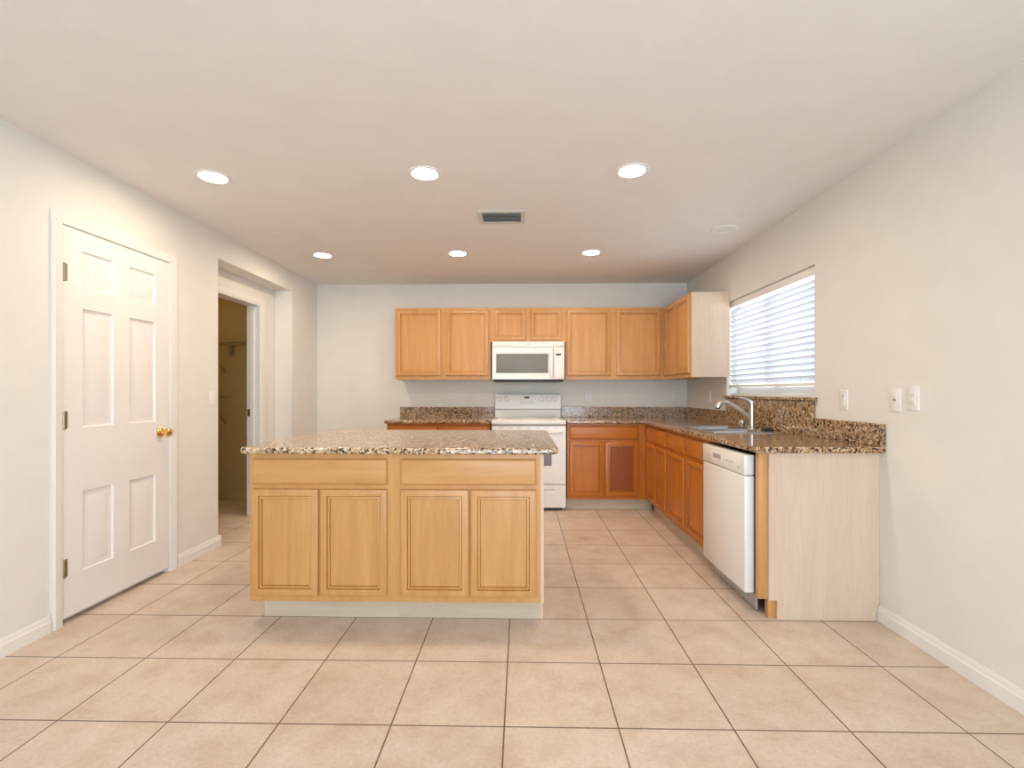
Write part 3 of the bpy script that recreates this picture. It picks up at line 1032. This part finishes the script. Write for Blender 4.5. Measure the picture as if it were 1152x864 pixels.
m = MB(); m.box(0.043, 0.593, 0.0030, 0.006, 0.097, 0.299, 0.0005); m.done('window', M['mwglass'], mdr)['label'] = 'grey mesh window'
m = MB(); m.box(0.612, 0.642, -0.020, -0.006, 0.050, 0.355, 0.004); m.box(0.616, 0.638, -0.007, 0.002, 0.060, 0.085); m.box(0.616, 0.638, -0.007, 0.002, 0.320, 0.345)
m.done('handle', M['white'], mdr)
m = MB(); m.box(0.651, MWW, 0.0, 0.029, 0.030, 0.371, 0.002); cp = m.done('control_panel', M['white'], mw)
m = MB(); m.box(0.676, 0.728, -0.001, 0.002, 0.281, 0.301, 0.0005); m.done('display', M['black'], cp)
m = MB()
for r_ in range(6):
    for c_ in range(3):
        m.box(0.675+c_*0.020, 0.688+c_*0.020, -0.0008, 0.002, 0.236-r_*0.028, 0.247-r_*0.028)
m.done('keypad', M['offw'], cp)

# ------------------------------------------------------------------ dishwasher (front faces -X)
dwsh = thing('dishwasher', 'white dishwasher between the sink cabinet and pale end panel', 'dishwasher', (RX, 3.212, 0), -PI/2)
DW_ = 0.592
m = MB(); m.box(0.008, DW_-0.008, 0.012, 0.58, 0.10, 0.850); m.box(0.03, 0.06, 0.1, 0.14, 0, 0.10); m.box(DW_-0.06, DW_-0.03, 0.1, 0.14, 0, 0.10)
m.box(0.03, 0.06, 0.5, 0.54, 0, 0.10); m.box(DW_-0.06, DW_-0.03, 0.5, 0.54, 0, 0.10)
m.done('tub', M['black'], dwsh)
m = MB()
m.box(0.0, DW_, -0.046, 0.008, 0.106, 0.742, 0.006)
m.done('door', M['white'], dwsh)
m = MB(); m.box(0.0, DW_, -0.048, 0.008, 0.745, 0.858, 0.008); cp = m.done('control_panel', M['white'], dwsh)
m = MB(); m.board(0.15, 0.30, 0.775, 0.832, -0.0495, 0.003, [(0.155, 0.295, 0.780, 0.827)], [(0, 0), (0.008, 0.002)]); m.done('pull_recess', M['offw'], cp)
m = MB(); m.box(0.166, 0.284, -0.0492, -0.047, 0.790, 0.818, 0.0004); m.done('recess_pad', M['grey'], cp)
m = MB()
for x in (0.345, 0.375, 0.405): m.box(x, x+0.014, -0.0488, -0.047, 0.793, 0.800)
m.done('button', M['grey'], cp)
m = MB(); m.cyl((0.445, -0.0495, 0.797), (0.445, -0.047, 0.797), 0.006, seg=14); m.done('indicator', M['label'], cp)
m = MB(); m.box(0.515, 0.530, -0.0488, -0.047, 0.778, 0.783); m.done('indicator', M['label'], cp)
m = MB(); m.box(0.012, DW_-0.012, 0.022, 0.030, 0.012, 0.098); m.done('kick_plate', M['grey'], dwsh)['label'] = 'grey metal kick plate'


# ------------------------------------------------------------------ outlets and switches
def wall_plate(name, label, cat, loc, rz, kind):
    t = thing(name, label, cat, loc, rz)
    m = MB(); m.box(-0.035, 0.035, -0.006, 0.0, -0.0575, 0.0575, 0.0025); m.done('plate', M['offw'], t)
    if kind == 'outlet':
        for s in (-0.020, 0.020):
            m = MB(); m.box(-0.016, 0.016, -0.0085, -0.005, s-0.0135, s+0.0135, 0.003); so = m.done('socket', M['offw'], t)
            m = MB(); m.box(-0.008, -0.006, -0.0090, -0.0075, s-0.003, s+0.006); m.box(0.006, 0.008, -0.0090, -0.0075, s-0.003, s+0.006)
            m.cyl((0, -0.0090, s-0.007), (0, -0.0075, s-0.007), 0.0025, seg=10); m.done('slots', M['label'], so)
    elif kind == 'switch':
        m = MB(); m.box(-0.0165, 0.0165, -0.0095, -0.005, -0.033, 0.033, 0.002); m.done('rocker', M['offw'], t)
    elif kind == 'toggle':
        m = MB(); m.box(-0.006, 0.006, -0.007, -0.005, -0.013, 0.013, 0.0005); m.tube([(0, -0.006, -0.002), (0, -0.019, 0.010)], [0.0055, 0.004], 10); m.done('toggle', M['offw'], t)
    elif kind == 'jack':
        m = MB(); m.cyl((0, -0.013, 0), (0, -0.005, 0), 0.0055, seg=14); m.done('jack', M['label'], t)
    elif kind == 'gfci':
        m = MB(); m.box(-0.0165, 0.0165, -0.0085, -0.005, -0.034, 0.034, 0.002); f = m.done('face', M['offw'], t)
        m = MB(); m.box(-0.007, 0.007, -0.0095, -0.008, 0.020, 0.028); m.done('indicator', M['label'], f)
    return t


wall_plate('wall_outlet', 'white outlet on the back wall between range and corner', 'outlet', (0.764, YB, 1.152), 0, 'outlet')
wall_plate('wall_outlet', 'white outlet on the back wall close to the right corner', 'outlet', (1.745, YB, 1.160), 0, 'outlet')
wall_plate('wall_outlet', 'white outlet on the right wall under the side wall cabinet', 'outlet', (XR, 4.80, 1.155), -PI/2, 'outlet')
wall_plate('wall_outlet', 'white outlet plate with small dark mark, just right of the kitchen window', 'outlet', (XR, 2.813, 1.153), -PI/2, 'gfci')
wall_plate('cable_jack', 'white wall plate with a single dark jack beyond the end panel', 'jack', (XR, 2.430, 1.160), -PI/2, 'jack')
wall_plate('wall_outlet', 'white two-socket outlet plate farthest right on the right wall', 'outlet', (XR, 2.322, 1.170), -PI/2, 'outlet')
wall_plate('light_switch', 'white light switch between the six-panel door and the doorway recess', 'switch', (XL, 3.585, 1.146), PI/2, 'switch')


# ------------------------------------------------------------------ ceiling lights and vent
def ring_mb(r_out, r_in, z0, z1, seg=40):
    m = MB(); bm = m.bm
    rr = []
    for r, zz in ((r_out, z1), (r_out, z0+0.003), (r_out-0.004, z0), (r_in+0.003, z0+0.001), (r_in, z0+0.005), (r_in, z1)):
        rr.append([bm.verts.new((r*math.cos(2*PI*k/seg), r*math.sin(2*PI*k/seg), zz)) for k in range(seg)])
    for A, B in zip(rr, rr[1:]+rr[:1]):
        for k in range(seg): bm.faces.new((A[k], A[(k+1) % seg], B[(k+1) % seg], B[k]))
    return m


lights = [(-1.777, 2.711, 'lit recessed ceiling light nearest the white six-panel door'),
          (-0.548, 2.691, 'lit recessed ceiling light above the island, middle of the front three'),
          (0.619, 2.682, 'lit recessed ceiling light on the right of the front three, toward the window'),
          (-1.801, 4.281, 'lit recessed ceiling light at the far left near the doorway recess'),
          (-0.570, 4.250, 'lit recessed ceiling light just left of the ceiling vent, in the far row'),
          (0.618, 4.247, 'lit recessed ceiling light in the far row, right of the ceiling vent')]
proto = None
for x, y, lab in lights:
    if proto is None:
        t = thing('ceiling_light', lab, 'ceiling light', (x, y, ZC), 0, 'recessed ceiling lights')
        ring_mb(0.094, 0.070, -0.007, 0.0).done('trim_ring', M['ceil'], t)
        m = MB(); m.lathe([(0.0695, -0.0004), (0.0690, -0.0016), (0.0, -0.0020)], (0, 0, 0), 'z', 40); m.done('lens', M['lens'], t)
        proto = t
    else:
        t = proto.copy()
        COL.objects.link(t)
        t.location = (x, y, ZC)
        t['label'] = lab
        for ch in proto.children:
            c = ch.copy(); COL.objects.link(c); c.parent = t
t = thing('ceiling_light', 'unlit white recessed light over the sink by the window', 'ceiling light', (1.546, 3.664, ZC))
ring_mb(0.094, 0.066, -0.008, 0.0).done('trim_ring', M['ceil'], t)
m = MB(); m.lathe([(0.0655, -0.0005), (0.0655, -0.003), (0.050, -0.005), (0.0, -0.005)], (0, 0, 0), 'z', 40); m.done('lens', M['ceil'], t)

vt = thing('ceiling_vent', 'rectangular white louvred air vent in the ceiling', 'vent', (-0.140, 3.360, ZC))
m = MB()
m.cells([-0.165, -0.135, 0.135, 0.165], [-0.125, -0.085, 0.095, 0.125], lambda i, j: not (i == 1 and j == 1), -0.012, 0.0)
m.done('frame', M['ventw'], vt, bev=0.004)
m = MB(); m.box(-0.1345, 0.1345, -0.0845, 0.0945, -0.0022, -0.0004); m.done('duct_shade', M['ventdark'], vt)  # dark sheet painted as the shade behind the louvres
for k in range(8):
    yy = -0.075+k*0.0225
    m = MB(); bm = m.bm
    dirn = -1
    P = [(yy-0.010, -0.013), (yy+0.010, -0.003), (yy+0.0095, -0.0022), (yy-0.0105, -0.0122)]
    A = [bm.verts.new((-0.134, a, b)) for a, b in P]; B = [bm.verts.new((0.134, a, b)) for a, b in P]
    for q in range(4): bm.faces.new((A[q], A[(q+1) % 4], B[(q+1) % 4], B[q]))
    bm.faces.new(A); bm.faces.new(list(reversed(B)))
    m.done('louvre', M['ventw'], vt)
